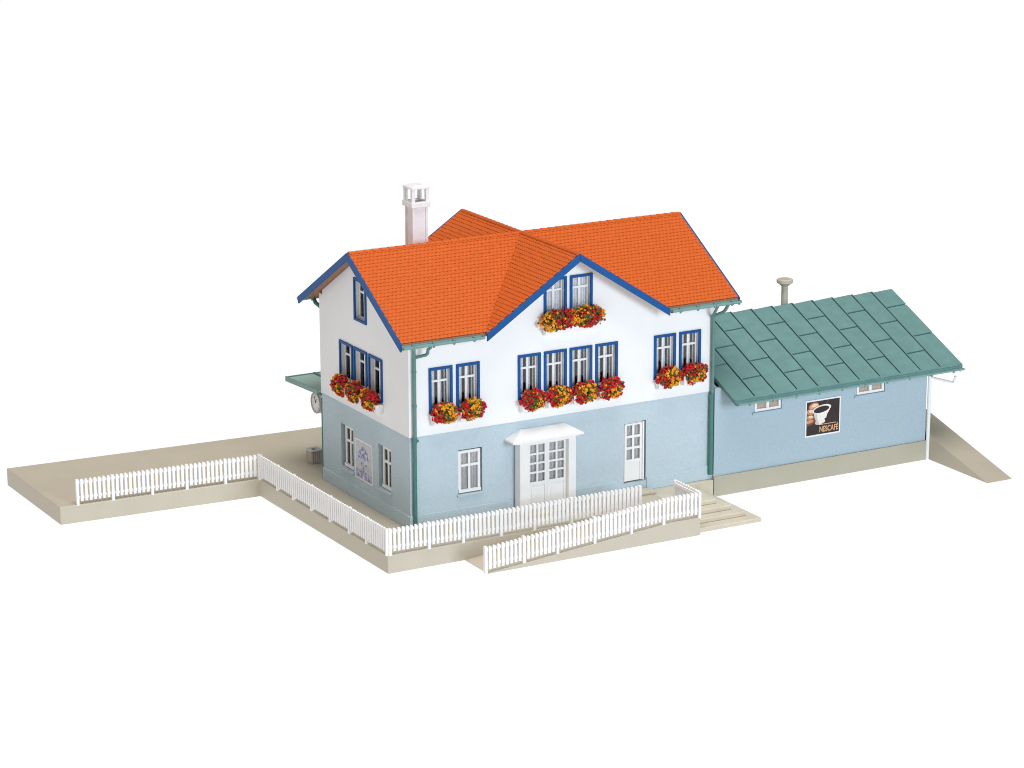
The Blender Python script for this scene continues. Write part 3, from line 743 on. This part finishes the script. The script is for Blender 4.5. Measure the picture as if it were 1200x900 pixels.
ap = thing('art_poster','white poster with blue and violet ink sprays between the ground floor gable windows','poster',(B0,4.25,.81),None,R90)
aw, ah = 1.38, 1.47
M['field'] = mat('pale_grey_print', (.60, .61, .64), .4, .1, 2.5)
M['field_low'] = mat('lilac_print', (.40, .43, .58), .4, .35, 5)
flat([(0,0),(aw,0),(aw,ah),(0,ah)],'paper','sheet',ap,-.002,.014)
flat([(.06,.06),(aw-.06,.06),(aw-.06,ah-.06),(.06,ah-.06)],'field','print',ap,-.0165,.003)
flat([(.07,.07),(aw-.07,.07),(aw-.07,.34),(1.12,.30),(.95,.38),(.74,.33),(.55,.42),(.36,.34),(.2,.40),(.07,.32)],'field_low','print_band',ap,-.0200,.001)
rng = random.Random(8)
def blot(cx_,cz_,r_,m_,k):
    n = 14; ph_ = rng.uniform(0,6)
    pts = [(cx_+r_*(.75+.35*math.sin(3*a+ph_)+.2*math.sin(7*a+ph_*2))*math.cos(a), cz_+1.1*r_*(.75+.35*math.sin(3*a+ph_)+.2*math.sin(7*a+ph_*2))*math.sin(a)) for a in [2*PI*i/n for i in range(n)]]
    return [(min(max(x,.06),aw-.06),min(max(z,.06),ah-.06)) for x,z in pts]
for m_,nm,spec in (('ink3','pale_ink_pattern',[(.40,.95,.20),(.70,1.08,.19),(.98,.92,.19),(.55,.72,.16),(.85,.70,.15),(.35,.20,.15),(.70,.18,.17),(1.05,.20,.16)]),
                   ('ink1','blue_ink_pattern',[(.42,1.02,.09),(.60,1.16,.08),(.86,1.10,.09),(1.02,.90,.08),(.34,.84,.07),(.68,.94,.09),(.55,.62,.06),(.70,.50,.05),(.70,.38,.05),(.30,.14,.07),(1.10,.14,.08),(.86,.60,.05)]),
                   ('ink2','violet_ink_pattern',[(.52,.86,.08),(.80,.86,.09),(.72,1.20,.05),(.98,1.06,.06),(.62,.28,.09),(.80,.24,.08),(.48,.14,.06)])):
    q = MB(); yb_ = {'ink3':-.0225,'ink1':-.0295,'ink2':-.026}[m_]
    for i,(a_,c_,r_) in enumerate(spec):
        q.prism([(x,yb_-.0001*i,z) for x,z in blot(a_,c_,r_,m_,i)],(0,.0025,0))
    q.build(nm,m_,ap)

# ------------------------------------------------------------------ clock and bin
ck = thing('wall_clock','round white platform clock on a bracket under the canopy end','clock',(.15,7.47,2.74))
def disc(r, xa_, xb_, n=28): 
    q = MB(); q.prism([(xa_,r*math.cos(2*PI*i/n),r*math.sin(2*PI*i/n)) for i in range(n)],(xb_-xa_,0,0)); return q
disc(.39,-.10,.10).build('case','chimney',ck,bevel=.02)
q = MB(); n = 28
for i in range(n):
    a, b2 = 2*PI*i/n, 2*PI*(i+1)/n
    lo = [(-.101,.33*math.cos(a),.33*math.sin(a)),(-.101,.33*math.cos(b2),.33*math.sin(b2)),(-.101,.39*math.cos(b2),.39*math.sin(b2)),(-.101,.39*math.cos(a),.39*math.sin(a))]
    q.prism(lo,(-.03,0,0))
q.build('bezel','vent',ck)
disc(.328,-.108,-.102).build('face','chimney',ck)
q = MB()
for i in range(12):
    a = 2*PI*i/12; q.bar((-.110,.25*math.cos(a),.25*math.sin(a)),(-.110,.31*math.cos(a),.31*math.sin(a)),.004,.03,(1,0,0))
q.build('hour_marks','bin',ck)
for a_,l_ in ((2.0,.17),(1.2,.25)):
    q = MB(); q.bar((-.113,0,0),(-.113,l_*math.cos(a_),l_*math.sin(a_)),.004,.03,(1,0,0)); q.build('hand','black',ck)
q = MB(); q.box(-.05,.05,D-7.47+.002,-.375,-.10,.10); q.box(-.03,.03,D-7.47+.002,-.2,.25,.33); q.box(-.03,.03,D-7.47+.002,-.2,-.33,-.25); q.box(-.09,.09,D-7.47+.002,D-7.47+.06,-.42,.42); q.build('bracket','chimney',ck)

bn = thing('litter_bin','small weathered square litter bin standing by the track side house corner','bin',(.66,9.02,0))
w = .21
q = MB()
for s_ in (-1,1):
    for i in range(5):
        u0_ = -w+.01+i*.084
        q.box(u0_,u0_+.062,s_*w-.015,s_*w+.015,.02,.47); q.box(s_*w-.015,s_*w+.015,u0_,u0_+.062,.02,.47)
q.box(-w+.02,w-.02,-w+.02,w-.02,.0,.44)
q.build('slatted_body','bin',bn)
q = MB(); k = .09; w = .235
q.box(-w,w,-w,-k,.472,.52); q.box(-w,w,k,w,.472,.52); q.box(-w,-k,-k+.001,k-.001,.472,.52); q.box(k,w,-k+.001,k-.001,.472,.52); q.build('rim','white',bn,bevel=.01)
q = MB(); q.box(-k,k,-k,k,.445,.478); q.build('dark_hole','black',bn)  # black plate painted in for the shade inside the bin opening

# ------------------------------------------------------------------ camera
cam = bpy.data.cameras.new('camera'); co = bpy.data.objects.new('camera',cam); COL.objects.link(co); sc.camera = co
yaw, pit, rol = math.radians(29.151), math.radians(15.201), math.radians(-.179)
fw = Vector((math.sin(yaw)*math.cos(pit),math.cos(yaw)*math.cos(pit),-math.sin(pit)))
rt = Vector((math.cos(yaw),-math.sin(yaw),0)); up = rt.cross(fw)
rt2 = math.cos(rol)*rt+math.sin(rol)*up; up2 = -math.sin(rol)*rt+math.cos(rol)*up
Mx = Matrix((rt2,up2,-fw)).transposed().to_4x4(); Mx.translation = Vector((-44.533,-87.045,31.753))
co.matrix_world = Mx
cam.sensor_width = 36; cam.lens = 3501.7/1200*36; cam.clip_start = 1; cam.clip_end = 2000

# ------------------------------------------------------------------ light: studio room and two soft boxes
wd = bpy.data.worlds.new('World'); sc.world = wd; wd.use_nodes = True
bg = wd.node_tree.nodes['Background']; bg.inputs['Color'].default_value = (1,.965,.91,1); bg.inputs['Strength'].default_value = .26
def softbox(name, d, dist, size, K, col, target=(8,2,3)):
    l = bpy.data.lights.new(name,'AREA'); l.shape = 'SQUARE'; l.size = size; l.color = col
    l.energy = K*PI*PI*dist*dist
    o_ = bpy.data.objects.new(name,l); COL.objects.link(o_)
    d = Vector(d).normalized(); o_.location = Vector(target)+d*dist
    o_.rotation_euler = (-d).to_track_quat('-Z','Y').to_euler()
softbox('front_softbox',(.06,-1,.26),95,26,.48,(.84,.965,1.09))
softbox('overhead_softbox',(-.09,-.18,1),90,58,.88,(1,.965,.925))
softbox('side_softbox',(-1,-.12,.16),95,40,.07,(1,.975,.94))
sc.cycles.filter_width = 1.0
sc.view_settings.view_transform = 'Standard'; sc.view_settings.look = 'None'; sc.view_settings.exposure = 0; sc.view_settings.gamma = 1
